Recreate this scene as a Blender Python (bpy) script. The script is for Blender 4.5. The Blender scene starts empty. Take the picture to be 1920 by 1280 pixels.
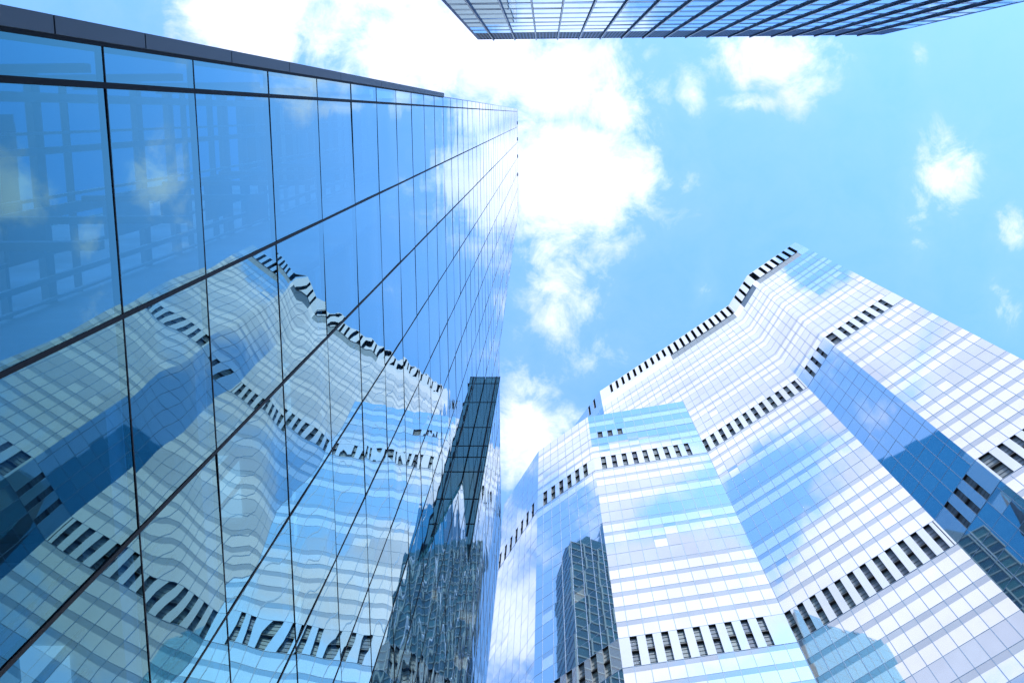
import bpy, math, random
from mathutils import Matrix, Vector, noise
R_ = random.Random(7)
S = bpy.context.scene
C = S.collection

# ------------------------------------------------------------------ camera
EYE = 1.6
cam = bpy.data.objects.new('camera', bpy.data.cameras.new('camera'))
C.objects.link(cam)
rot = Matrix(((0.99954316, 0.00414816, 0.02993757),
              (0.00985581, -0.98112628, -0.19311676),
              (0.02857146, 0.19332359, -0.98071895)))
cam.matrix_world = Matrix.Translation((0, 0, EYE)) @ rot.to_4x4()
cam.data.sensor_width = 36.0
cam.data.lens = 2167.4 / 1920 * 36.0
cam.data.clip_start = 0.1
cam.data.clip_end = 5000
S.camera = cam

# ------------------------------------------------------------------ light
SUN = Vector((0.30, -0.60, 0.74)).normalized()
sun = bpy.data.objects.new('sun', bpy.data.lights.new('sun', 'SUN'))
C.objects.link(sun)
sun.data.energy = 3.6
sun.data.angle = math.radians(0.5)
sun.data.color = (1.0, 0.96, 0.9)
sun.rotation_euler = SUN.to_track_quat('Z', 'Y').to_euler()
S.view_settings.view_transform = 'Standard'
S.view_settings.look = 'None'
S.view_settings.exposure = 1.5
S.view_settings.gamma = 1.0

# ------------------------------------------------------------------ node helper
class G:
    def __init__(s, tree):
        s.t = tree
        s.n = tree.nodes
        s.n.clear()
    def node(s, kind, **kw):
        n = s.n.new(kind)
        for k, v in kw.items():
            if k.startswith('i_'):
                key = k[2:]
                key = int(key) if key.isdigit() else key.replace('_', ' ')
                if hasattr(v, 'is_output') or isinstance(v, bpy.types.NodeSocket):
                    s.t.links.new(v, n.inputs[key])
                else:
                    n.inputs[key].default_value = v
            else:
                setattr(n, k, v)
        return n
    def link(s, a, b):
        s.t.links.new(a, b)
    def val(s, inp, v):
        if isinstance(v, bpy.types.NodeSocket):
            s.t.links.new(v, inp)
        else:
            inp.default_value = v
    def m(s, op, a, b=0.0, c=None, clamp=False):
        n = s.n.new('ShaderNodeMath')
        n.operation = op
        n.use_clamp = clamp
        s.val(n.inputs[0], a)
        s.val(n.inputs[1], b)
        if c is not None:
            s.val(n.inputs[2], c)
        return n.outputs[0]
    def mapr(s, v, a, b, c, d, smooth=False):
        n = s.n.new('ShaderNodeMapRange')
        n.clamp = True
        if smooth:
            n.interpolation_type = 'SMOOTHSTEP'
        s.val(n.inputs[0], v)
        for i, x in enumerate((a, b, c, d)):
            s.val(n.inputs[i + 1], x)
        return n.outputs[0]
    def mix(s, f, a, b, blend='MIX'):
        n = s.n.new('ShaderNodeMix')
        n.data_type = 'RGBA'
        n.blend_type = blend
        s.val(n.inputs[0], f)
        s.val(n.inputs[6], a)
        s.val(n.inputs[7], b)
        return n.outputs[2]
    def ramp(s, v, stops):
        n = s.n.new('ShaderNodeValToRGB')
        e = n.color_ramp.elements
        while len(e) < len(stops):
            e.new(0.5)
        for q, (p, c) in zip(e, stops):
            q.position = p
            q.color = (*c, 1) if len(c) == 3 else c
        s.val(n.inputs[0], v)
        return n.outputs[0]

# ------------------------------------------------------------------ sky with clouds
W = bpy.data.worlds.new('World')
S.world = W
W.use_nodes = True
g = G(W.node_tree)
sky = g.node('ShaderNodeTexSky', sky_type='NISHITA')
sky.sun_disc = False
sky.sun_elevation = math.asin(SUN.z)
sky.sun_rotation = math.atan2(SUN.x, SUN.y)
sky.air_density = 1.0
sky.dust_density = 0.6
sky.ozone_density = 0.6
tc = g.node('ShaderNodeTexCoord')
sep = g.node('ShaderNodeSeparateXYZ', i_0=tc.outputs['Generated'])
zz = g.m('MAXIMUM', sep.outputs[2], 0.05)
u = g.m('DIVIDE', sep.outputs[0], zz)
w = g.m('DIVIDE', sep.outputs[1], zz)
plane = g.node('ShaderNodeCombineXYZ', i_0=u, i_1=w)
n1 = g.node('ShaderNodeTexNoise', i_Vector=plane.outputs[0], i_Scale=8.0, i_Detail=10.0, i_Roughness=0.64, i_Distortion=0.5)
n2 = g.node('ShaderNodeTexNoise', i_Vector=plane.outputs[0], i_Scale=26.0, i_Detail=8.0, i_Roughness=0.66, i_Distortion=0.4)
# cloud banks: centre and radii on a plane overhead (x / height, y / height), strength
BANKS = [
 (-0.18, -0.078, 0.069, 0.042, 1), (-0.109, -0.055, 0.092, 0.051, 1.2), (-0.042, -0.046, 0.06, 0.051, 1.2),
 (0.012, -0.023, 0.06, 0.055, 1.1), (0.053, -0.001, 0.045, 0.04, 1.0), (0.020, 0.050, 0.072, 0.060, 1.4), (0.055, 0.022, 0.035, 0.03, .8),
 (-0.006, 0.089, 0.028, 0.032, .8), (0.014, 0.150, 0.040, 0.075, .72), (0.045, 0.207, 0.042, 0.03, .45), (0.0, 0.115, 0.03, 0.03, .7), (0.07, 0.045, 0.035, 0.045, 1.0), (0.045, 0.085, 0.035, 0.032, .85),
 (-0.012, 0.236, 0.030, 0.03, .65), (-0.022, 0.29, 0.042, 0.045, 1.1), (0.016, 0.27, 0.028, 0.021, .7),
 (-0.307, -0.079, 0.023, 0.023, .5), (-0.271, -0.066, 0.023, 0.018, .5), (0.185, -0.045, 0.06, 0.028, .85), (0.215, -0.02, 0.03, 0.022, .6),
 (0.124, -0.018, 0.016, 0.032, .6), (0.169, -0.008, 0.032, 0.010, .55), (0.108, 0.058, 0.025, 0.018, .65),
 (0.342, 0.051, 0.032, 0.039, .8), (0.317, 0.087, 0.016, 0.032, .6), (0.399, 0.099, 0.018, 0.018, .8),
 (0.395, 0.168, 0.018, 0.025, .6), (0.31, -0.042, 0.009, 0.016, .4), (0.137, 0.15, 0.012, 0.018, .4),
 # beyond the frame, seen only as reflections in the facades
 (-0.16, -0.20, 0.14, 0.10, 2.6), (-0.087, -0.225, 0.06, 0.05, 2.0), (-0.06, -0.32, 0.10, 0.07, 2.0),
 (-0.25, -0.47, 0.16, 0.12, 2.2), (-0.365, -0.125, 0.05, 0.025, .5), (-0.33, -0.115, 0.02, 0.03, .5), (-0.065, -0.45, 0.11, 0.08, 2.0), (-0.245, -0.10, 0.05, 0.06, 1.9),
 (-0.40, 0.23, 0.08, 0.06, 1.1), (-0.31, 0.16, 0.07, 0.06, .6), (0.47, 0.06, 0.035, 0.035, 1.1), (0.05, -0.47, 0.09, 0.05, 1.1),
]
GAPS = [(-0.25, -0.305, 0.05, 0.04, 1.15), (-0.038, -0.262, 0.026, 0.030, 2.3), (0.022, -0.275, 0.036, 0.03, 2.4), (-0.02, -0.365, 0.045, 0.025, 0.8)]
tot = None
for (a, b, ra, rb, k) in BANKS:
    k = k * 0.95 if k < 0.85 else k
    da = g.m('MULTIPLY', g.m('SUBTRACT', u, a), 1 / ra)
    db = g.m('MULTIPLY', g.m('SUBTRACT', w, b), 1 / rb)
    d2 = g.m('ADD', g.m('MULTIPLY', da, da), g.m('MULTIPLY', db, db))
    e = g.m('MULTIPLY', g.m('POWER', 2.718, g.m('MULTIPLY', d2, -0.9)), k)
    tot = e if tot is None else g.m('MAXIMUM', tot, e)
for (a, b, ra, rb, k) in GAPS:
    da = g.m('MULTIPLY', g.m('SUBTRACT', u, a), 1 / ra)
    db = g.m('MULTIPLY', g.m('SUBTRACT', w, b), 1 / rb)
    d2 = g.m('ADD', g.m('MULTIPLY', da, da), g.m('MULTIPLY', db, db))
    tot = g.m('SUBTRACT', tot, g.m('MULTIPLY', g.m('POWER', 2.718, g.m('MULTIPLY', d2, -0.9)), k))
far = g.mapr(sep.outputs[2], 0.80, 0.6, 0.0, 0.55)       # loose cloud lower down the sky
tot = g.m('MAXIMUM', tot, far)
rag = g.m('ADD', g.m('MULTIPLY', g.m('SUBTRACT', n1.outputs[0], 0.5), 2.2), g.m('MULTIPLY', g.m('SUBTRACT', n2.outputs[0], 0.5), 1.9))
dens = g.m('ADD', tot, g.m('MULTIPLY', rag, g.m('MULTIPLY', g.mapr(tot, 0.0, 0.6, 0.42, 1.0), g.mapr(tot, 0.7, 1.1, 1.0, 0.6))))
cov = g.mapr(dens, 0.12, 1.20, 0.0, 1.0, True)
thin = g.mapr(g.m('ADD', dens, g.m('MULTIPLY', n1.outputs[0], 0.4)), -0.3, 0.9, 0.0, 0.13)
cov = g.m('MAXIMUM', cov, thin)
skyc = g.node('ShaderNodeBackground', i_Color=g.mix(1.0, sky.outputs[0], (0.52, 0.92, 1.24, 1), 'MULTIPLY'), i_Strength=0.15)
shade = g.m('MULTIPLY', g.mapr(n1.outputs[0], 0.3, 0.7, 1.12, 0.80), g.mapr(w, -0.10, -0.30, 1.0, 0.92))
cl = g.node('ShaderNodeBackground', i_Color=(0.92, 0.98, 1.26, 1), i_Strength=g.m('MULTIPLY', shade, 0.50))
mx = g.node('ShaderNodeMixShader', i_0=cov, i_1=skyc.outputs[0], i_2=cl.outputs[0])
out = g.node('ShaderNodeOutputWorld', i_0=mx.outputs[0])

# ------------------------------------------------------------------ materials
def new_mat(name):
    m = bpy.data.materials.new(name)
    m.use_nodes = True
    return m, G(m.node_tree)

def plain(name, col, rough=0.6, metal=0.0, var=0.06, scale=1.5, spec=0.4):
    m, g = new_mat(name)
    tc = g.node('ShaderNodeTexCoord')
    nz = g.node('ShaderNodeTexNoise', i_Vector=tc.outputs['Object'], i_Scale=scale, i_Detail=5.0)
    c = g.mix(g.mapr(nz.outputs[0], 0.3, 0.7, 0, 1), tuple(x * (1 - var) for x in col) + (1,), tuple(min(1, x * (1 + var)) for x in col) + (1,))
    p = g.node('ShaderNodeBsdfPrincipled', i_Base_Color=c, i_Roughness=rough, i_Metallic=metal)
    p.inputs['Specular IOR Level'].default_value = spec
    g.node('ShaderNodeOutputMaterial', i_0=p.outputs[0])
    return m

def glazed(name, inner, tint, f0, f5, f8, rough=0.02, var=0.1, bump=0.0, streak=False):
    """A pane: what is behind the glass (blind, board or dark room) under a sheet that mirrors more the flatter you look along it."""
    m, g = new_mat(name)
    tone = g.node('ShaderNodeAttribute', attribute_name='tone')
    c = g.mix(1.0, (*inner, 1), g.node('ShaderNodeCombineColor', i_0=g.m('ADD', 1 - var, g.m('MULTIPLY', tone.outputs['Fac'], 2 * var)),
              i_1=g.m('ADD', 1 - var, g.m('MULTIPLY', tone.outputs['Fac'], 2 * var)), i_2=g.m('ADD', 1 - var * .6, g.m('MULTIPLY', tone.outputs['Fac'], 1.2 * var))).outputs[0], 'MULTIPLY')
    if streak:
        tc = g.node('ShaderNodeTexCoord')
        nz = g.node('ShaderNodeTexNoise', i_Vector=tc.outputs['Object'], i_Scale=0.6, i_Detail=4.0)
        c = g.mix(g.mapr(nz.outputs[0], 0.35, 0.65, 0.0, 0.25), c, (0.75 * inner[0], 0.8 * inner[1], 0.85 * inner[2], 1))
    d = g.node('ShaderNodeBsdfDiffuse', i_Color=c)
    lw = g.node('ShaderNodeLayerWeight', i_Blend=0.5)
    fac = g.ramp(lw.outputs['Facing'], [(0.0, (f0,) * 3), (0.5, (f5,) * 3), (0.8, (f8,) * 3), (1.0, (1, 1, 1))])
    gl = g.node('ShaderNodeBsdfGlossy', i_Color=(*tint, 1), i_Roughness=rough)
    if bump:
        tc = g.node('ShaderNodeTexCoord')
        nz = g.node('ShaderNodeTexNoise', i_Vector=tc.outputs['Object'], i_Scale=0.35, i_Detail=1.0)
        b = g.node('ShaderNodeBump', i_Strength=1.0, i_Distance=bump, i_Height=nz.outputs[0])
        g.link(b.outputs[0], gl.inputs['Normal'])
    mx = g.node('ShaderNodeMixShader', i_0=fac, i_1=d.outputs[0], i_2=gl.outputs[0])
    g.node('ShaderNodeOutputMaterial', i_0=mx.outputs[0])
    return m

def clear_pane(name):
    """Mirror glass one can see a little way into."""
    m, g = new_mat(name)
    lw = g.node('ShaderNodeLayerWeight', i_Blend=0.5)
    fac = g.ramp(lw.outputs['Facing'], [(0.0, (.20,) * 3), (0.55, (.20,) * 3), (0.7, (.37,) * 3), (0.82, (.58,) * 3), (0.92, (.8,) * 3), (1.0, (1, 1, 1))])
    tint = g.ramp(lw.outputs['Facing'], [(0.0, (.44, .94, 1.0)), (0.6, (.46, .97, 1.0)), (0.85, (.68, .95, 1.0)), (1.0, (1, 1, 1))])
    gl = g.node('ShaderNodeBsdfGlossy', i_Color=tint, i_Roughness=0.006)
    tr = g.node('ShaderNodeBsdfTransparent', i_Color=(0.13, 0.30, 0.46, 1))
    mx = g.node('ShaderNodeMixShader', i_0=fac, i_1=tr.outputs[0], i_2=gl.outputs[0])
    g.node('ShaderNodeOutputMaterial', i_0=mx.outputs[0])
    return m

def lamp_mat(name, col, s):
    m, g = new_mat(name)
    e = g.node('ShaderNodeEmission', i_Color=(*col, 1), i_Strength=s)
    g.node('ShaderNodeOutputMaterial', i_0=e.outputs[0])
    return m

M = dict(
    blind=glazed('blind_pane', (0.36, 0.355, 0.34), (0.96, 0.98, 1.0), 0.54, 0.62, 0.80, var=0.10),
    glass=glazed('clear_pane', (0.045, 0.085, 0.13), (0.90, 0.96, 1.0), 0.48, 0.56, 0.78, var=0.35, streak=True),
    spandrel=glazed('spandrel_pane', (0.08, 0.12, 0.17), (0.88, 0.95, 1.0), 0.32, 0.40, 0.66, var=0.15),
    pier=glazed('pier_panel', (0.28, 0.31, 0.36), (0.90, 0.97, 1.0), 0.45, 0.52, 0.65, var=0.05),
    sill=plain('sill_panel', (0.17, 0.195, 0.22), 0.5, spec=0.2),
    soffit=plain('pale_soffit', (0.62, 0.66, 0.72), 0.6),
    line=plain('mullion_blue_grey', (0.13, 0.20, 0.32), 0.5, spec=0.2),
    black=plain('reveal_shade', (0.012, 0.014, 0.018), 0.8),  # black colour stands for the shade under window heads and transoms
    louvre=glazed('louvre_grey', (0.13, 0.145, 0.16), (0.8, 0.9, 1.0), 0.03, 0.05, 0.12, rough=0.3, var=0.35),
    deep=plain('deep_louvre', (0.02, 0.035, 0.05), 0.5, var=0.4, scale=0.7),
    roof=plain('roof_membrane', (0.35, 0.36, 0.37), 0.8),
    mirror=clear_pane('mirror_glass'),
    joint=plain('black_joint', (0.004, 0.007, 0.013), 0.6, spec=0.06),
    fascia=plain('grey_metal', (0.040, 0.056, 0.082), 0.5, 0.0, var=0.08, scale=0.7),
    ceiling=plain('ceiling_tile', (0.75, 0.78, 0.8), 0.8, var=0.1),
    screen_a=plain('grey_blue_screen', (0.10, 0.17, 0.25), 0.8, var=0.15),
    screen_c=plain('mid_screen', (0.17, 0.24, 0.32), 0.8, var=0.15),
    screen_b=plain('pale_screen', (0.28, 0.35, 0.43), 0.8, var=0.1),
    core=plain('core_wall', (0.30, 0.36, 0.42), 0.8, var=0.35, scale=0.3),
    tube=lamp_mat('ceiling_light', (0.85, 0.93, 1.0), 0.3),
    shaft=glazed('fin_glass', (0.028, 0.060, 0.070), (0.55, 0.80, 0.80), 0.08, 0.12, 0.22, var=0.4),
    fin=plain('navy_fin', (0.012, 0.022, 0.07), 0.5, 0.0, spec=0.15),
    finface=plain('pale_fin_edge', (0.50, 0.54, 0.64), 0.5),
    ogl=glazed('office_glass', (0.30, 0.42, 0.55), (0.75, 0.92, 1.0), 0.5, 0.62, 0.80, var=0.2),
    osp=plain('office_spandrel', (0.05, 0.11, 0.28), 0.4, spec=0.25),
    dglass=glazed('dark_glass', (0.006, 0.028, 0.034), (0.6, 0.85, 0.9), 0.05, 0.07, 0.15, var=0.7),
    dgrid=plain('pale_grid', (0.13, 0.19, 0.21), 0.6, spec=0.1),
    bglass=glazed('blue_glass', (0.004, 0.04, 0.10), (0.14, 0.50, 0.66), 0.36, 0.42, 0.6, var=0.12),
    bbody=plain('blue_cladding', (0.05, 0.16, 0.30), 0.5),
    paving=plain('stone_paving', (0.30, 0.29, 0.28), 0.8, var=0.15, scale=0.5),
)

# ------------------------------------------------------------------ mesh helper
class MB:
    def __init__(s):
        s.v, s.f, s.mi, s.tn, s.mats = [], [], [], [], []
    def mat(s, k):
        if k not in s.mats:
            s.mats.append(k)
        return s.mats.index(k)
    def face(s, pts, k, tone=0.5):
        i = len(s.v)
        s.v += [tuple(p) for p in pts]
        s.f.append(tuple(range(i, i + len(pts))))
        s.mi.append(s.mat(k))
        s.tn.append(tone)
    def hexa(s, p, k, skip=(), kinds=None):
        """p: 8 corners, bottom four then top four, each ring in the same order"""
        q = [(3, 2, 1, 0), (4, 5, 6, 7), (0, 1, 5, 4), (1, 2, 6, 5), (2, 3, 7, 6), (3, 0, 4, 7)]
        for n, idx in enumerate(q):
            if n in skip:
                continue
            s.face([p[j] for j in idx], (kinds or {}).get(n, k))
    def box(s, x0, x1, y0, y1, z0, z1, k, skip=()):
        s.hexa([(x0, y0, z0), (x1, y0, z0), (x1, y1, z0), (x0, y1, z0), (x0, y0, z1), (x1, y0, z1), (x1, y1, z1), (x0, y1, z1)], k, skip)
    def build(s, name, parent=None, smooth=False, loc=None):
        me = bpy.data.meshes.new(name)
        me.from_pydata(s.v, [], s.f)
        for k in s.mats:
            me.materials.append(M[k])
        me.polygons.foreach_set('material_index', s.mi)
        a = me.attributes.new('tone', 'FLOAT', 'FACE')
        a.data.foreach_set('value', s.tn)
        if smooth:
            me.polygons.foreach_set('use_smooth', [True] * len(s.f))
        me.update()
        o = bpy.data.objects.new(name, me)
        C.objects.link(o)
        if parent is not None:
            o.parent = parent
            if parent.type == 'EMPTY':
                o.matrix_parent_inverse = Matrix.Translation(-parent.location)
        return o

def thing(name, label, cat, loc):
    o = bpy.data.objects.new(name, None)
    C.objects.link(o)
    o.location = loc
    o['label'] = label
    o['category'] = cat
    return o

# ------------------------------------------------------------------ ground
gm = MB()
gm.box(-900, 900, -900, 900, -0.4, 0.0, 'paving')
go = gm.build('ground')
go['kind'] = 'structure'

# ------------------------------------------------------------------ stepped white tower
class Facet:
    """One flat face of the tower: s runs left to right as seen from the street, h up from the eye, d outward."""
    def __init__(s, A, B):
        s.A = Vector(A)
        d = Vector(B) - s.A
        s.L = d.length
        s.t = d / s.L
        s.n = Vector((s.t.y, -s.t.x))
    def p(s, a, h, d=0.0):
        q = s.A + s.t * a + s.n * d
        return (q.x, q.y, h + EYE)
    def quad(s, mb, a0, a1, h0, h1, k, d=0.0, tone=0.5, tilt=0.0, rr=R_):
        o = [rr.uniform(-tilt, tilt) for _ in range(3)] if tilt else [0, 0, 0]
        mb.face([s.p(a0, h0, d), s.p(a1, h0, d + o[0]), s.p(a1, h1, d + o[0] + o[1]), s.p(a0, h1, d + o[1])], k, tone)
    def slab(s, mb, a0, a1, h0, h1, d0, d1, k, skip=(), kinds=None):
        mb.hexa([s.p(a0, h0, d1), s.p(a1, h0, d1), s.p(a1, h0, d0), s.p(a0, h0, d0),
                 s.p(a0, h1, d1), s.p(a1, h1, d1), s.p(a1, h1, d0), s.p(a0, h1, d0)], k, skip, kinds)

ROOF, WING = 254.0, 208.5
BL, BC, CD, DR = (11.94, 61.5), (40.38, 41.99), (44.17, 35.49), (54.47, 28.16)
AL = (4.3, 72.2)
G0, G1, G2, G3 = (-8.19, 72.43), (-1.57, 61.96), (7.58, 55.38), (25.12, 52.46)

low = [109.2 - 3.87 * k for k in range(0, 28)]
mid = [116.0 + (182.2 - 116.0) / 17 * k for k in range(18)]
top = [182.2 + (240.0 - 182.2) / 15 * k for k in range(16)]
wtop = [182.2 + (WING - 182.2) / 7 * k for k in range(8)]
MIDP = 'WWWWWCCWWCCWCCCWW'
TOPP = 'WCCWWCCWWCWWCWC'
LOWP = 'WWWWCWWWWCCWWWCWWCCWWWWCWWW'
WTOPP = 'WWCPCWC'
B3, B2 = (109.2, 116.0), (175.6, 182.2)
mid[-1] = 182.2
# the band above is two storeys that belong to the rows below it
n17 = [116.0 + (175.6 - 116.0) / 15 * k for k in range(16)]
rows = []
for k in range(len(low) - 1):
    rows.append((low[k + 1], low[k], LOWP[k % len(LOWP)]))
rows.sort()
rows.append((*B3, 'B'))
for k in range(15):
    rows.append((n17[k], n17[k + 1], 'WWWWWCCWWCCWCWW'[k]))
rows.append((*B2, 'B'))
main_rows = rows + [(top[k], top[k + 1], TOPP[k]) for k in range(15)]
wing_rows = rows + [(wtop[k], wtop[k + 1], WTOPP[k]) for k in range(7)]
w1_rows = [(a, b, k if k in 'BP' or a > 182 else ('W' if 168 < a < 172 else 'C')) for (a, b, k) in wing_rows]
c_rows = [(a, b, k if k == 'B' or a > 182 else 'C') for (a, b, k) in main_rows]
w0_rows = [(a, b, k if k == 'B' else 'C') for (a, b, k) in wing_rows]

def facade(parent, F, rowset, s0, pitch, label, wins, hmin=0.0, hmax=400.0, smin=lambda h: 0.0, proud=0.018):
    """panes and mullions; wins(h0) gives the openings (left, width) of a slotted band row"""
    panes, grid = MB(), MB()
    cuts_all = [0.0] + [s0 + pitch * k for k in range(-3, 60) if 0.12 < s0 + pitch * k < F.L - 0.12] + [F.L]
    rr = random.Random(int(F.L * 1000))
    for (h0, h1, kind) in rowset:
        if h1 < hmin or h0 > hmax:
            continue
        h0, h1 = max(h0, hmin), min(h1, hmax)
        lo = smin(h0)
        cuts = [lo] + [c for c in cuts_all if c > lo + 0.1]
        if kind in 'BP':
            holes = wins(h0)
            edges = [lo]
            for (a, wd) in holes:
                edges += [a, a + wd]
            edges.append(F.L)
            hb, ht = (h0, h1) if kind == 'B' else (h0 + 0.15, h1 - 0.1)
            for k in range(0, len(edges), 2):
                if edges[k + 1] - edges[k] > 0.01:
                    F.quad(panes, edges[k], edges[k + 1], hb, (hb + ht) / 2, 'pier', tone=rr.random())
                    F.quad(panes, edges[k], edges[k + 1], (hb + ht) / 2, ht, 'pier', tone=rr.random())
            if kind == 'P':
                F.quad(panes, lo, F.L, h0, hb, 'spandrel')
                F.quad(panes, lo, F.L, ht, h1, 'spandrel')
            F.slab(grid, lo, F.L, h0 - 0.03, h0 + 0.03, 0.0, 0.03, 'line', skip=(4,))
            continue
        hs = h1 - 0.31 * (h1 - h0)
        for k in range(len(cuts) - 1):
            a0, a1 = cuts[k], cuts[k + 1]
            q = rr.random()
            white = (kind == 'W' and q > 0.012) or (kind == 'C' and q < 0.03)
            if kind == 'W' and rr.random() < 0.12:
                hs_ = h1 - (h1 - h0) * rr.choice((0.31, 0.31, 0.45, 0.55))
            else:
                hs_ = hs
            tn = rr.random()
            if white:
                hb = h0 + 0.001
                F.quad(panes, a0, a1, h0, hs, 'blind', tone=tn, tilt=0.006, rr=rr)
                F.quad(panes, a0, a1, hs, h1, 'spandrel', tone=rr.random(), tilt=0.005, rr=rr)
            else:
                F.quad(panes, a0, a1, h0, h1, 'glass', tone=tn, tilt=0.006, rr=rr)
        F.slab(grid, lo, F.L, h0 - 0.032, h0 + 0.032, 0.0, proud * 0.7, 'line', skip=(4,))
    hs = [r for r in rowset if r[1] >= hmin and r[0] <= hmax]
    runs, cur = [], None
    for (h0, h1, kind) in hs:
        if kind in 'B':
            if cur:
                runs.append(tuple(cur)); cur = None
        else:
            cur = [h0, h1] if cur is None else [cur[0], h1]
    if cur:
        runs.append(tuple(cur))
    for (h0, h1) in runs:
        for c in cuts_all[1:-1]:
            if c > smin(h0) + 0.1:
                F.slab(grid, c - 0.036, c + 0.036, max(h0, hmin), min(h1, hmax), 0.0, proud, 'line', skip=(4,))
            elif c > smin(h1) + 0.1:
                F.slab(grid, c - 0.036, c + 0.036, WING, min(h1, hmax), 0.0, proud, 'line', skip=(4,))
    o = panes.build('curtain_wall', parent)
    o['label'] = label
    grid.build('mullion_grid', o)
    return o

def window(parent, F, a, wd, h0, h1, two=True, depth=0.28):
    mb = MB()
    def q(p, k, t=0.5):
        mb.face(p, k, t)
    q([F.p(a, h0, -depth), F.p(a + wd, h0, -depth), F.p(a + wd, h1, -depth), F.p(a, h1, -depth)], 'louvre', R_.random())
    q([F.p(a, h1, 0), F.p(a, h1, -depth), F.p(a + wd, h1, -depth), F.p(a + wd, h1, 0)], 'black')  # head of the recess, its shade put in as black
    q([F.p(a, h0, 0), F.p(a + wd, h0, 0), F.p(a + wd, h0, -depth), F.p(a, h0, -depth)], 'sill')
    q([F.p(a, h0, 0), F.p(a, h0, -depth), F.p(a, h1, -depth), F.p(a, h1, 0)], 'louvre')
    q([F.p(a + wd, h0, 0), F.p(a + wd, h1, 0), F.p(a + wd, h1, -depth), F.p(a + wd, h0, -depth)], 'louvre')
    for k in range(1, 8):          # louvre blades
        hh = h0 + (h1 - h0) * k / 8
        if two and k == 4:
            continue
        F.slab(mb, a + 0.001, a + wd - 0.001, hh - 0.02, hh + 0.02, -depth + 0.001, -depth + 0.05, 'louvre', skip=(4, 3, 5))
    o = mb.build('window', parent)
    if two:
        t = MB()
        hm = (h0 + h1) / 2
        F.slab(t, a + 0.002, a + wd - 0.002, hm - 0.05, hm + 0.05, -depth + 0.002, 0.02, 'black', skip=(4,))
        t.build('transom', o)
    return o

def slot(parent, F, a, wd, h0, h1, depth=1.4):
    mb = MB()
    P = F.p
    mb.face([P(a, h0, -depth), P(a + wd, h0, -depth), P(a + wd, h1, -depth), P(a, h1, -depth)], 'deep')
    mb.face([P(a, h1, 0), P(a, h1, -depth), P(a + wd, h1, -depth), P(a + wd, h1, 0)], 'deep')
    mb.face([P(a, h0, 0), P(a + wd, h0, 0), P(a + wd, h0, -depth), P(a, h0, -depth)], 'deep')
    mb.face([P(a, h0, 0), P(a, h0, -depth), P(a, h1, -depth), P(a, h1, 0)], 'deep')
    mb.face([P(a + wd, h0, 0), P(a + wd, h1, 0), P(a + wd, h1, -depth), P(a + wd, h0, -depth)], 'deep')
    return mb.build('louvre_slot', parent)

def crown(parent, F, slots, sills, h_slot=244.8):
    """roof storey with deep slots between pale piers and a recessed grey sill strip below"""
    mb = MB()
    ed = [(0.0, None)]
    slots = sorted(slots)
    x = 0.0
    for (a, wd, hb) in slots:
        F.quad(mb, x, a, 244.8, ROOF - 0.35, 'pier', tone=R_.random())
        if hb > 244.85:
            F.quad(mb, a, a + wd, 244.8, hb, 'pier')
        slot(parent, F, a, wd, hb, ROOF - 0.35)
        x = a + wd
    F.quad(mb, x, F.L, 244.8, ROOF - 0.35, 'pier')
    F.quad(mb, 0, F.L, ROOF - 0.35, ROOF, 'pier')
    x = 0.0
    for (a, b) in sills:
        if a > x:
            F.quad(mb, x, a, 240.0, 244.8, 'blind', tone=R_.random())
        x = b
    if x < F.L - 0.01:
        F.quad(mb, x, F.L, 240.0, 244.8, 'blind', tone=R_.random())
    o = mb.build('parapet', parent)
    for (a, b) in sills:
        sm = MB()
        n = max(2, int((b - a) / 1.545))
        for k in range(n):
            F.slab(sm, a + (b - a) * k / n, a + (b - a) * (k + 1) / n - 0.03, 240.0, 244.8, -0.25, -0.03, 'sill', skip=(4,))
        F.slab(sm, a, b, 244.62, 244.8, -0.3, 0.05, 'black', skip=(4,))
        sm.build('sill_strip', parent)

tower = thing('stepped_tower', 'white and pale blue glass tower with stepped angled facets and rows of dark slot windows', 'skyscraper', (28, 62, 0))
Fa, Fb, Fc, Fd = Facet(AL, BL), Facet(BL, BC), Facet(BC, CD), Facet(CD, DR)
W0, W1, W2 = Facet(G0, G1), Facet(G1, G2), Facet(G2, G3)

bw = [(33.04 - 1.547 * k, 0.73) for k in range(21, -1, -1) if 33.04 - 1.547 * k > 15.9]
cw = [(1.74, 0.68), (3.44, 0.68), (5.14, 0.68)]
dw = [(0.27, 1.27)] + [(2.5 + 1.5 * k, 0.68) for k in range(6)]
w2w = [(1.18 + 1.70 * k, 0.78) for k in range(9)]
w2p = [(1.29 + 1.75 * k, 0.85) for k in range(3)]
w1w = [(1.13 + 1.6 * k, 0.8) for k in range(6)]
w0w = [(0.4 + 1.7 * k, 0.7) for k in range(7)]
gapb = [(34.18, 0.10)]
facade(tower, Fb, main_rows, 33.05 - 1.547 * 30, 1.547, 'broad middle facet under the long row of roof slots', lambda h: bw + gapb, smin=lambda h: 15.4 if h < 207 else 0.0)
facade(tower, Fc, c_rows, 0.0 + 1.7, 1.70, 'narrow facet turning inward, blue lower down', lambda h: cw)
facade(tower, Fd, main_rows, 1.0, 1.5, 'right facet under the peak of the roof', lambda h: dw)
facade(tower, Fa, main_rows, 0.5, 1.6, 'small blue facet beyond the left end of the roof slots', lambda h: [], hmin=202)
facade(tower, W2, wing_rows, 1.18, 1.70, 'front facet of the lower wing', lambda h: w2p if h > 186 else w2w)
facade(tower, W1, w1_rows, 1.13, 1.6, 'slanted facet of the lower wing mirroring a dark tower', lambda h: [] if h > 186 else w1w)
facade(tower, W0, w0_rows, 0.4, 1.7, 'light blue end facet of the lower wing', lambda h: [] if h > 186 else w0w, proud=0.004)
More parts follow.
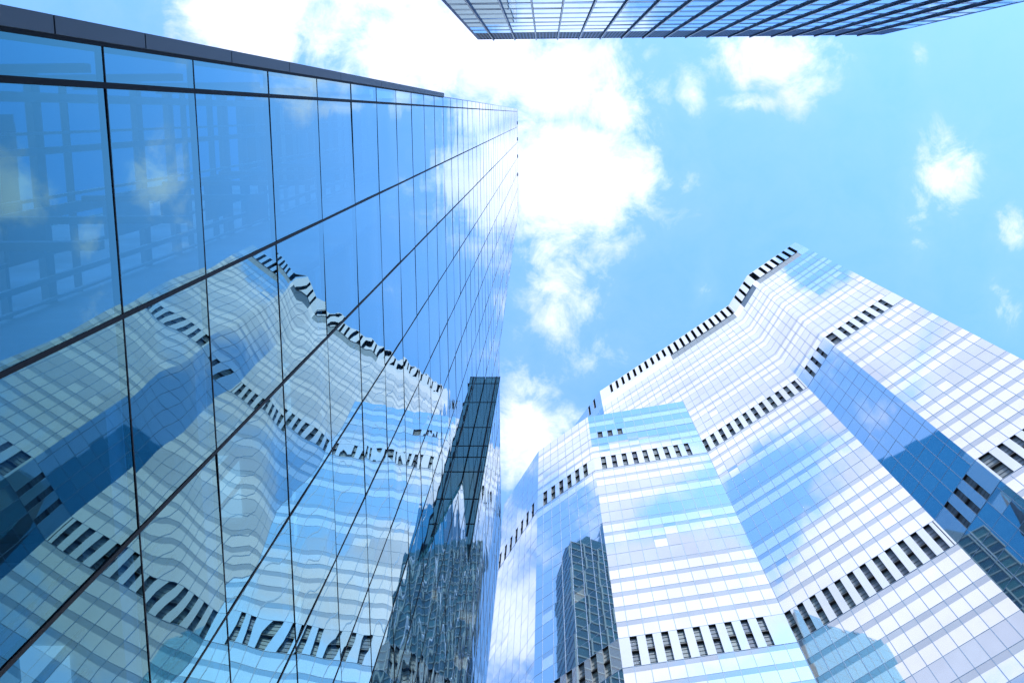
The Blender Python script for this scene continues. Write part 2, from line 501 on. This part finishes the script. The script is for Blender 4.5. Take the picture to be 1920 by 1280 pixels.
for (F, ws) in ((Fb, bw), (Fc, cw), (Fd, dw), (W2, w2w), (W1, w1w), (W0, w0w)):
    for (hb, ht) in (B3, B2):
        for (a, wd) in ws:
            if F is W0 and hb == B3[0]:
                continue
            window(tower, F, a, wd, hb, ht)
for (a, wd) in w2p:
    window(tower, W2, a, wd, wtop[3] + 0.15, wtop[4] - 0.1, two=False)
# bands without separate windows still need something dark behind their openings
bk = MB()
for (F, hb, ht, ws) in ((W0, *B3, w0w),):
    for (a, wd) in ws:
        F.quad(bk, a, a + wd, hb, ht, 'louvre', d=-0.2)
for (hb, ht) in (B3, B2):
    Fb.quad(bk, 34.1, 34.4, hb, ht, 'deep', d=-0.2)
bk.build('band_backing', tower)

bs = [(33.50 - 1.547 * k, 0.62, 244.8 if k <= 10 else 246.6) for k in range(21)]
crown(tower, Fb, bs + [(34.2, 0.10, 244.8)], [(17.9, 33.95)])
crown(tower, Fc, [(2.0, .62, 244.8), (3.8, .62, 244.8), (5.55, .62, 244.8)], [(2.0, 6.85)])
crown(tower, Fd, [(0.3, 1.2, 244.8)] + [(2.75 + 1.52 * k, .68, 244.8) for k in range(6)], [(0.45, 10.75)])
crown(tower, Fa, [(8.6, .65, 246.0), (10.5, .65, 246.0)], [])
# roofs and the faces turned away from the street
rm = MB()
BK = [(80, 62), (40, 105), (-1, 96)]
def P3(q, h): return (q[0], q[1], h + EYE)
rm.face([P3(q, ROOF - 0.3) for q in (AL, BL, BC, CD, DR, *BK)], 'roof')
rm.face([P3(q, WING - 0.2) for q in (G0, G1, G2, G3, (22, 75), (-1, 92))], 'roof')
rm.build('roof', tower)
bm_ = MB()
back = [DR, *BK, AL]
for k in range(len(back) - 1):
    F = Facet(back[k], back[k + 1])
    F.quad(bm_, 0, F.L, -EYE, ROOF, 'spandrel')
for (p, q) in (((-1, 92), G0),):
    F = Facet(p, q)
    F.quad(bm_, 0, F.L, -EYE, WING, 'spandrel')
bm_.build('rear_wall', tower)

# ------------------------------------------------------------------ mirrored glass building on the left
mir = thing('mirror_glass_building', 'blue mirror glass building reflecting the white tower, on the left, with grey metal corner', 'office building', (-9, 22, 0))
XW = -5.0
Y_END = 45.0
cols = [-0.82, -0.36] + [-0.36 + 2.66 * k for k in range(1, 18) if -0.36 + 2.66 * k < Y_END - 0.3] + [Y_END]
fl = [0.0 - EYE, 4.1, 8.6, 13.30] + [16.71 + 4.52 * k for k in range(60)]
fl[3] = 13.31
H_HI, H_LO, YA, YB = 208.0, 118.5, 17.4, 24.4
def prof(y):
    if y <= YA: return H_HI
    if y >= YB: return H_LO
    return H_HI + (H_LO - H_HI) * (y - YA) / (YB - YA)
rp = random.Random(21)
def pane_mesh(mb, y0, y1, z0, z1, n=5):
    ta, tb = prof(y0), prof(y1)
    wob = dict(a=max(-.0035, min(.0035, rp.gauss(0, 0.0024))), t1=rp.gauss(0, 0.0026), t2=rp.gauss(0, 0.0024), s=rp.gauss(0, 0.0010), ph=rp.random() * 6.28, k=rp.uniform(0.8, 1.7))
    i0 = len(mb.v)
    for j in range(n + 1):
        for i in range(n + 1):
            fu, fv = i / n, j / n
            y = y0 + (y1 - y0) * fu
            tz0, tz1 = min(z0, prof(y)), min(z1, prof(y))
            z = tz0 + (tz1 - tz0) * fv
            U, V = 2 * fu - 1, 2 * fv - 1
            k = (y1 - y0) / 2.66
            d = wob['a'] * (1 - U * U) * (1 - V * V * 0.25) * k + 0.0042 * k * noise.noise((U * 0.75 + wob['ph'] * 9, V * 1.05, wob['ph'] * 31)) + wob['t1'] * U * k + wob['t2'] * V + wob['s'] * math.sin(wob['ph'] + wob['k'] * 3.1 * V + 0.8 * U) * k
            mb.v.append((XW + d, y, z + EYE))
    m = mb.mat('mirror')
    for j in range(n):
        for i in range(n):
            a = i0 + j * (n + 1) + i
            mb.f.append((a, a + 1, a + n + 2, a + n + 1))
            mb.mi.append(m)
            mb.tn.append(0.5)

from mathutils import Vector as V_
def screen_size(y0, y1, z0, z1):
    inv = rot.transposed()
    pts = []
    for (y, z) in ((y0, z0), (y1, z0), (y1, z1), (y0, z1)):
        q = inv @ V_((XW, y, z))
        if q.z > -0.05:
            return -1
        pts.append((960 + 2167 * q.x / -q.z, 640 - 2167 * q.y / -q.z))
    if all(p[0] < 0 for p in pts) or all(p[1] > 1280 for p in pts):
        return -1
    return abs(sum(pts[k][0] * pts[(k + 1) % 4][1] - pts[(k + 1) % 4][0] * pts[k][1] for k in range(4))) / 2
cells = []
for j in range(len(fl) - 1):
    for i in range(len(cols) - 1):
        y0, y1, z0, z1 = cols[i], cols[i + 1], fl[j], fl[j + 1]
        if z0 >= max(prof(y0), prof(y1)) - 0.05:
            continue
        cells.append((screen_size(y0, y1, z0, z1), y0, y1, z0, z1))
cells.sort(key=lambda c: -c[0])
rest = MB()
for k, (sz, y0, y1, z0, z1) in enumerate(cells):
    if k < 100 and sz > 0:
        mb = MB()
        pane_mesh(mb, y0, y1, z0, z1, 9)
        mb.build('glass_pane', mir, smooth=True)
    else:
        pane_mesh(rest, y0, y1, z0, z1, 6)
ro = rest.build('upper_glazing', mir, smooth=True)
ro['kind'] = 'stuff'
for y in cols[1:-1]:
    mb = MB()
    hw = 0.035 if y < 0 else 0.03 if y < 5 else 0.02
    mb.box(XW - 0.10, XW + 0.012, y - hw, y + hw, 0.0, prof(y) + EYE, 'joint')
    mb.build('mullion', mir)
for z in fl[1:]:
    if z > H_HI - 0.3:
        break
    ye = Y_END
    if z > H_LO:
        ye = YA + (H_HI - z) / (H_HI - H_LO) * (YB - YA)
    mb = MB()
    mb.box(XW - 0.09, XW + 0.008, -0.82, ye, z + EYE - 0.018, z + EYE + 0.018, 'joint')
    mb.build('transom', mir)
# grey corner column, in lengths
fz = [0.0, 4.2, 8.9, 11.9, 14.6, 18.6, 22.8, 28.5, 35.5, 44.0, 57.5]
for k in range(len(fz) - 1):
    mb = MB()
    mb.box(XW - 0.55, XW + 0.06, -1.02, -0.835, fz[k] + EYE + 0.02, fz[k + 1] + EYE - 0.02, 'fascia')
    mb.build('corner_fascia', mir)
mb = MB()
mb.box(XW - 0.5, XW + 0.02, -0.835, -0.79, 0, 57.5 + EYE, 'joint')
mb.build('shadow_joint', mir)
mb = MB()
mb.box(XW - 0.14, XW - 0.02, -0.86, -0.80, 57.5 + EYE, H_HI + EYE, 'line')
mb.build('corner_trim', mir)
# parapet trim following the stepped roof line
mb = MB()
ys = [-0.82, YA, YB, Y_END]
for k in range(3):
    a, b = ys[k], ys[k + 1]
    za, zb = prof(a) + EYE, prof(b) + EYE
    mb.hexa([(XW - 0.3, a, za), (XW + 0.01, a, za), (XW + 0.01, b, zb), (XW - 0.3, b, zb),
             (XW - 0.3, a, za + 0.12), (XW + 0.01, a, za + 0.12), (XW + 0.01, b, zb + 0.12), (XW - 0.3, b, zb + 0.12)], 'mirror')
mb.build('roof_trim', mir)
for y in (1.6, 4.4, 7.4, 10.6):
    mb = MB()
    mb.box(XW - 0.1, XW + 0.09, y - 0.3, y + 0.3, H_HI + EYE - 0.9, H_HI + EYE - 0.2, 'line')
    mb.build('roof_bracket', mir)
# body: core and floors behind the glass
mb = MB()
mb.box(-15.0, -13.6, 3.2, Y_END, 0, 60, 'core')
mb.box(-13.6, XW - 0.2, 3.2, 3.35, 0, 60, 'core')
mb.build('core_wall', mir)
body = MB()
xs = XW - 0.35
for (a, b) in ((-0.8, YA), (YB, Y_END)):
    body.box(-15, xs, a, b, 60, min(prof(a), prof(b)) + EYE - 0.3, 'deep')
body.hexa([(-15, YA, 60), (xs, YA, 60), (xs, YB, 60), (-15, YB, 60), (-15, YA, H_HI), (xs, YA, H_HI), (xs, YB, H_LO), (-15, YB, H_LO)], 'deep')
body.build('inner_body', mir)
mb = MB()
mb.box(-15.0, -5.4, Y_END - 0.02, Y_END + 0.05, 0, H_LO + EYE, 'spandrel')
mb.build('end_wall', mir)
for j in range(1, 14):
    z = fl[j] + EYE
    mb = MB()
    mb.box(-13.6, XW - 0.12, 3.35, Y_END - 0.1, z - 0.45, z + 0.15, 'ceiling')
    for i in range(3, len(cols) - 1):
        mb.box(-13.6, XW - 0.4, cols[i] - 0.12, cols[i] + 0.12, z - 0.75, z - 0.45, 'core', skip=(1,))
    o = mb.build('floor_slab', mir)
    if j < 9:
        for i in range(3, 9):
            y = cols[i] + 0.5
            for x in (-6.1, -8.2, -10.4):
                if rp.random() < 0.8:
                    lm = MB()
                    yy = y + rp.choice((0, 0.35, 0.8))
                    lm.box(x - 0.3, x + 0.3, yy, yy + 1.2, z - 0.49, z - 0.451, 'tube')
                    lm.build('ceiling_light', o)
    if j < 9:
        fm = MB()
        z0b, z1b = fl[j - 1] + EYE + 0.2, z - 0.5
        x = XW - 0.55
        for i in range(3, 10):
            y0, y1 = cols[i], cols[i + 1]
            for q in range(4):
                yy = y0 + (y1 - y0) * (q + 0.5) / 4 + rp.uniform(-0.1, 0.1)
                wd = rp.choice((0.03, 0.05, 0.12))
                fm.box(x - 0.05, x, yy - wd, yy + wd, z0b, z1b, rp.choice(('screen_a', 'screen_c')))
            for q in range(rp.randint(2, 4)):
                zq = z0b + (z1b - z0b) * rp.random()
                fm.box(x - 0.12, x - 0.07, y0 + rp.choice((0.1, 0.5, 0.9)), y1 - rp.choice((0.1, 0.4, 0.8)), zq, zq + rp.choice((0.03, 0.06, 0.15)), 'screen_a')
        fm.build('inner_frame', mir)
lat = MB()
xr = -8.6
for q, y in enumerate((-0.7, -0.35, 0.25, 0.55, 1.35, 1.6, 2.3, 2.75, 3.1)):
    wd = (0.05, 0.16, 0.05, 0.12, 0.05, 0.2, 0.06, 0.1, 0.05)[q]
    lat.box(xr - 0.1, xr, y - wd / 2, y + wd / 2, 0, 60, ('screen_c', 'core', 'screen_b')[q % 3])
for k in range(34):
    z = 2.0 + 1.75 * k + rp.uniform(-0.4, 0.4)
    hh = rp.choice((0.06, 0.12, 0.35, 0.6))
    lat.box(xr - 0.25, xr - 0.12, -0.75, 3.2, z, z + hh, rp.choice(('screen_a', 'screen_b', 'screen_c')))
for k in range(16):
    z = 1.5 + 3.62 * k + rp.uniform(-0.5, 0.5)
    y = rp.choice((-0.3, 0.6, 1.65, 2.35))
    lat.box(xr + 0.1, xr + 0.14, y, y + rp.choice((0.45, 0.65, 0.9)), z, z + rp.uniform(0.8, 2.6), rp.choice(('screen_a', 'screen_c', 'core')))
lat.build('rear_window_lattice', mir)
for k in range(1, 9):
    bm2 = MB()
    for y in (-0.6, 1.4):
        bm2.box(-8.5, XW - 0.15, y, y + 0.1, fl[k] + EYE - 0.2, fl[k] + EYE, 'screen_c')
    bm2.build('brace', mir)

# tapering glass fin standing out from the face, its lower end cut on a slant
sx0, sx1, sy0, sy1, sh = XW + 0.03, -3.81, 21.05, 21.35, 92.0
zi, zo = 65.0, 52.4
blade = MB()
nz = 14
def low_at(x):
    return zi + (zo - zi) * (x - sx0) / (sx1 - sx0)
def zz_(x, t):
    return low_at(x) + (sh - low_at(x)) * t + EYE
for k in range(nz):
    t0, t1 = k / nz, (k + 1) / nz
    tn = rp.random()
    xm = sx0 + (sx1 - sx0) * 0.74
    for (xa, xb) in ((sx0, xm), (xm, sx1)):
        blade.face([(xa, sy0, zz_(xa, t0)), (xb, sy0, zz_(xb, t0)), (xb, sy0, zz_(xb, t1)), (xa, sy0, zz_(xa, t1))], 'shaft', rp.random())
    blade.face([(sx1, sy0, zz_(sx1, t0)), (sx1, sy1, zz_(sx1, t0)), (sx1, sy1, zz_(sx1, t1)), (sx1, sy0, zz_(sx1, t1))], 'shaft', tn * 0.6)
    blade.face([(sx1, sy1, zz_(sx1, t0)), (sx0, sy1, zz_(sx0, t0)), (sx0, sy1, zz_(sx0, t1)), (sx1, sy1, zz_(sx1, t1))], 'shaft', tn)
blade.face([(sx0, sy0, sh + EYE), (sx1, sy0, sh + EYE), (sx1, sy1, sh + EYE), (sx0, sy1, sh + EYE)], 'roof')
blade.face([(sx0, sy0, zi + EYE), (sx0, sy1, zi + EYE), (sx1, sy1, zo + EYE), (sx1, sy0, zo + EYE)], 'shaft')
lo = blade.build('glass_fin', mir)
mb = MB()
for z in (sh - 0.2, sh - 2.4, 83.5, 76.5, 72.0, 69.5, 66.5, 61.5, 57.5):
    xi = sx0 if z >= zi else sx0 + (sx1 - sx0) * (zi - z) / (zi - zo)
    mb.box(xi, sx1 + 0.02, sy0 - 0.02, sy0 - 0.002, z + EYE - 0.05, z + EYE + 0.05, 'joint')
mb.box(sx1 - 0.03, sx1 + 0.02, sy0 - 0.03, sy0 + 0.03, zo + EYE, sh + EYE, 'joint')
mb.box(xm - 0.05, xm + 0.05, sy0 - 0.03, sy0 - 0.002, zi + (zo - zi) * 0.74 + EYE, sh + EYE, 'joint')
mb.build('frame', lo)

# ------------------------------------------------------------------ office tower with fins, overhead
K = 130 / 150
HT = 130.0
OX0, OX1, OY = -8.22 * K, 41.71 * K, -9.2 * K
off = thing('finned_office_tower', 'glass office tower with dark vertical fins, cut off by the upper edge of the view', 'skyscraper', ((OX0 + OX1) / 2, OY - 12, 0))
F = Facet((OX1, OY), (OX0, OY))          # seen from the street s runs from +x to -x
F.n = Vector((0, 1))
F.A = Vector((OX0, OY)); F.t = Vector((1, 0)); F.L = OX1 - OX0
FP = 38.6 / 2167 * 150 * K * 1.0
fx = [26.0 / 750 * F.L + FP * k for k in range(0, 20) if 26.0 / 750 * F.L + FP * k < F.L - 0.3]
cuts = [0.0] + fx + [F.L]
rows_o = [120.0 - 4.55 * k for k in range(0, 27)]
pm, sp = MB(), MB()
ro_ = random.Random(5)
for k in range(len(rows_o) - 1):
    h1, h0 = rows_o[k], max(-EYE, rows_o[k + 1])
    for i in range(len(cuts) - 1):
        F.quad(pm, cuts[i], cuts[i + 1], h0 + 0.9, h1 - 0.06, 'ogl', tone=ro_.random(), tilt=0.008, rr=ro_)
        F.quad(pm, cuts[i], cuts[i + 1], h0, h0 + 0.9, 'ogl', tone=ro_.random() * 0.4, tilt=0.008, rr=ro_)
    F.slab(sp, 0, F.L, h1 - 0.17, h1 + 0.17, 0.004, 0.012, 'osp', skip=(4,))
    F.slab(sp, 0, F.L, h0 + 0.82, h0 + 0.98, 0.004, 0.010, 'osp', skip=(4,))
o = pm.build('curtain_wall', off)
sp.build('floor_bands', o)
for a in fx:
    mb = MB()
    F.slab(mb, a - 0.065, a + 0.065, -EYE, HT + 0.1, 0.0, 0.16, 'fin', skip=(4,), kinds={2: 'finface'})
    mb.build('fin', off)
lb = MB()
F.quad(lb, 0, F.L, 120.2, HT, 'deep', d=-0.05)
n = int(F.L / 0.34)
for k in range(n):
    a = F.L * k / n
    F.slab(lb, a, a + 0.13, 120.2, HT, -0.045, 0.0, 'osp', skip=(4,))
F.slab(lb, 0, F.L, HT - 0.3, HT, -0.4, 0.02, 'osp')
lb.build('roof_louvre', off)
mb = MB()
mb.box(OX0, OX1, OY - 26, OY - 0.45, 0, HT + EYE - 0.2, 'osp')
mb.build('rear_body', off)
for x in (OX0, OX1):
    s = -1 if x == OX0 else 1
    mb = MB()
    mb.box(min(x, x + s * 0.25), max(x, x + s * 0.25), OY - 0.45, OY + 0.02, 0, HT + EYE, 'osp')
    mb.build('corner_post', off)

# ------------------------------------------------------------------ dark tower hidden behind, mirrored in the facets
dk = thing('dark_grid_tower', 'dark teal gridded tower mirrored low in the slanted left face of the white tower', 'skyscraper', (-40, 32, 0))
DX, DY0, DY1, DH = -30.0, 17.0, 45.5, 246.0
F = Facet((DX, DY0), (DX, DY1))
F.n = Vector((1, 0))
pm, gr = MB(), MB()
rd = random.Random(3)
CH = 5.0
ny, nzr = 9, 62
for j in range(nzr):
    h0, h1 = DH * j / nzr, DH * (j + 1) / nzr
    for i in range(ny):
        a0, a1 = F.L * i / ny, F.L * (i + 1) / ny
        F.quad(pm, a0, a1, h0, h1 - 1.1, 'dglass', tone=rd.random(), tilt=0.01, rr=rd)
        F.quad(pm, a0, a1, h1 - 1.1, h1, 'dglass', tone=rd.random() * 0.5, tilt=0.01, rr=rd)
    F.slab(gr, 0, F.L, h1 - 0.2, h1 + 0.15, 0.0, 0.15, 'dgrid', skip=(4,))
for i in range(ny + 1):
    a = F.L * i / ny
    F.slab(gr, a - 0.15, a + 0.15, -EYE, DH, 0.0, 0.3, 'dgrid', skip=(4,))
F2 = Facet((DX - 10, DY1), (DX, DY1))
F2.n = Vector((0, 1))
for j in range(nzr):
    h0, h1 = DH * j / nzr, DH * (j + 1) / nzr
    for i in range(3):
        F2.quad(pm, F2.L * i / 3, F2.L * (i + 1) / 3, h0, h1, 'dglass', tone=rd.random() * 0.4, tilt=0.01, rr=rd)
    F2.slab(gr, 0, F2.L, h1 - 0.15, h1 + 0.15, 0.0, 0.1, 'osp', skip=(4,))
o = pm.build('curtain_wall', dk)
gr.build('pale_grid', o)
mb = MB()
mb.box(-40, DX - 0.03, DY0, DY1 - 0.03, 0, DH + EYE, 'deep')
mb.build('tower_body', dk)
mb = MB()
mb.hexa([(-39, DY0 + 2, DH + EYE), (DX - 1, DY0 + 2, DH + EYE), (DX - 1, DY1 - 1, DH + EYE), (-39, DY1 - 1, DH + EYE),
         (-38, DY0 + 6, DH + EYE + 14), (DX - 2, DY0 + 6, DH + EYE + 12), (DX - 2, DY1 - 5, DH + EYE + 12), (-38, DY1 - 5, DH + EYE + 14)], 'dglass')
mb.build('crown', dk)

# ------------------------------------------------------------------ blue tower added out of view, to deepen the blue mirrored in the inward facet
BLH = 92
bl = thing('added_blue_tower', 'plain blue glass tower added out of view, mirrored in the narrow blue inward face of the white tower', 'skyscraper', (-66, 12, 0))
F = Facet((-55, -8), (-55, 20))
F.n = Vector((1, 0))
pm = MB()
rb = random.Random(9)
for j in range(BLH):
    for i in range(10):
        F.quad(pm, F.L * i / 10, F.L * (i + 1) / 10, 4.0 * j, 4.0 * j + 4.0, 'bglass', tone=rb.random(), tilt=0.004, rr=rb)
pm.build('curtain_wall', bl)
mb = MB()
mb.box(-78, -55.03, -8, 20, 0, 4 * BLH, 'bbody')
mb.build('tower_body', bl)
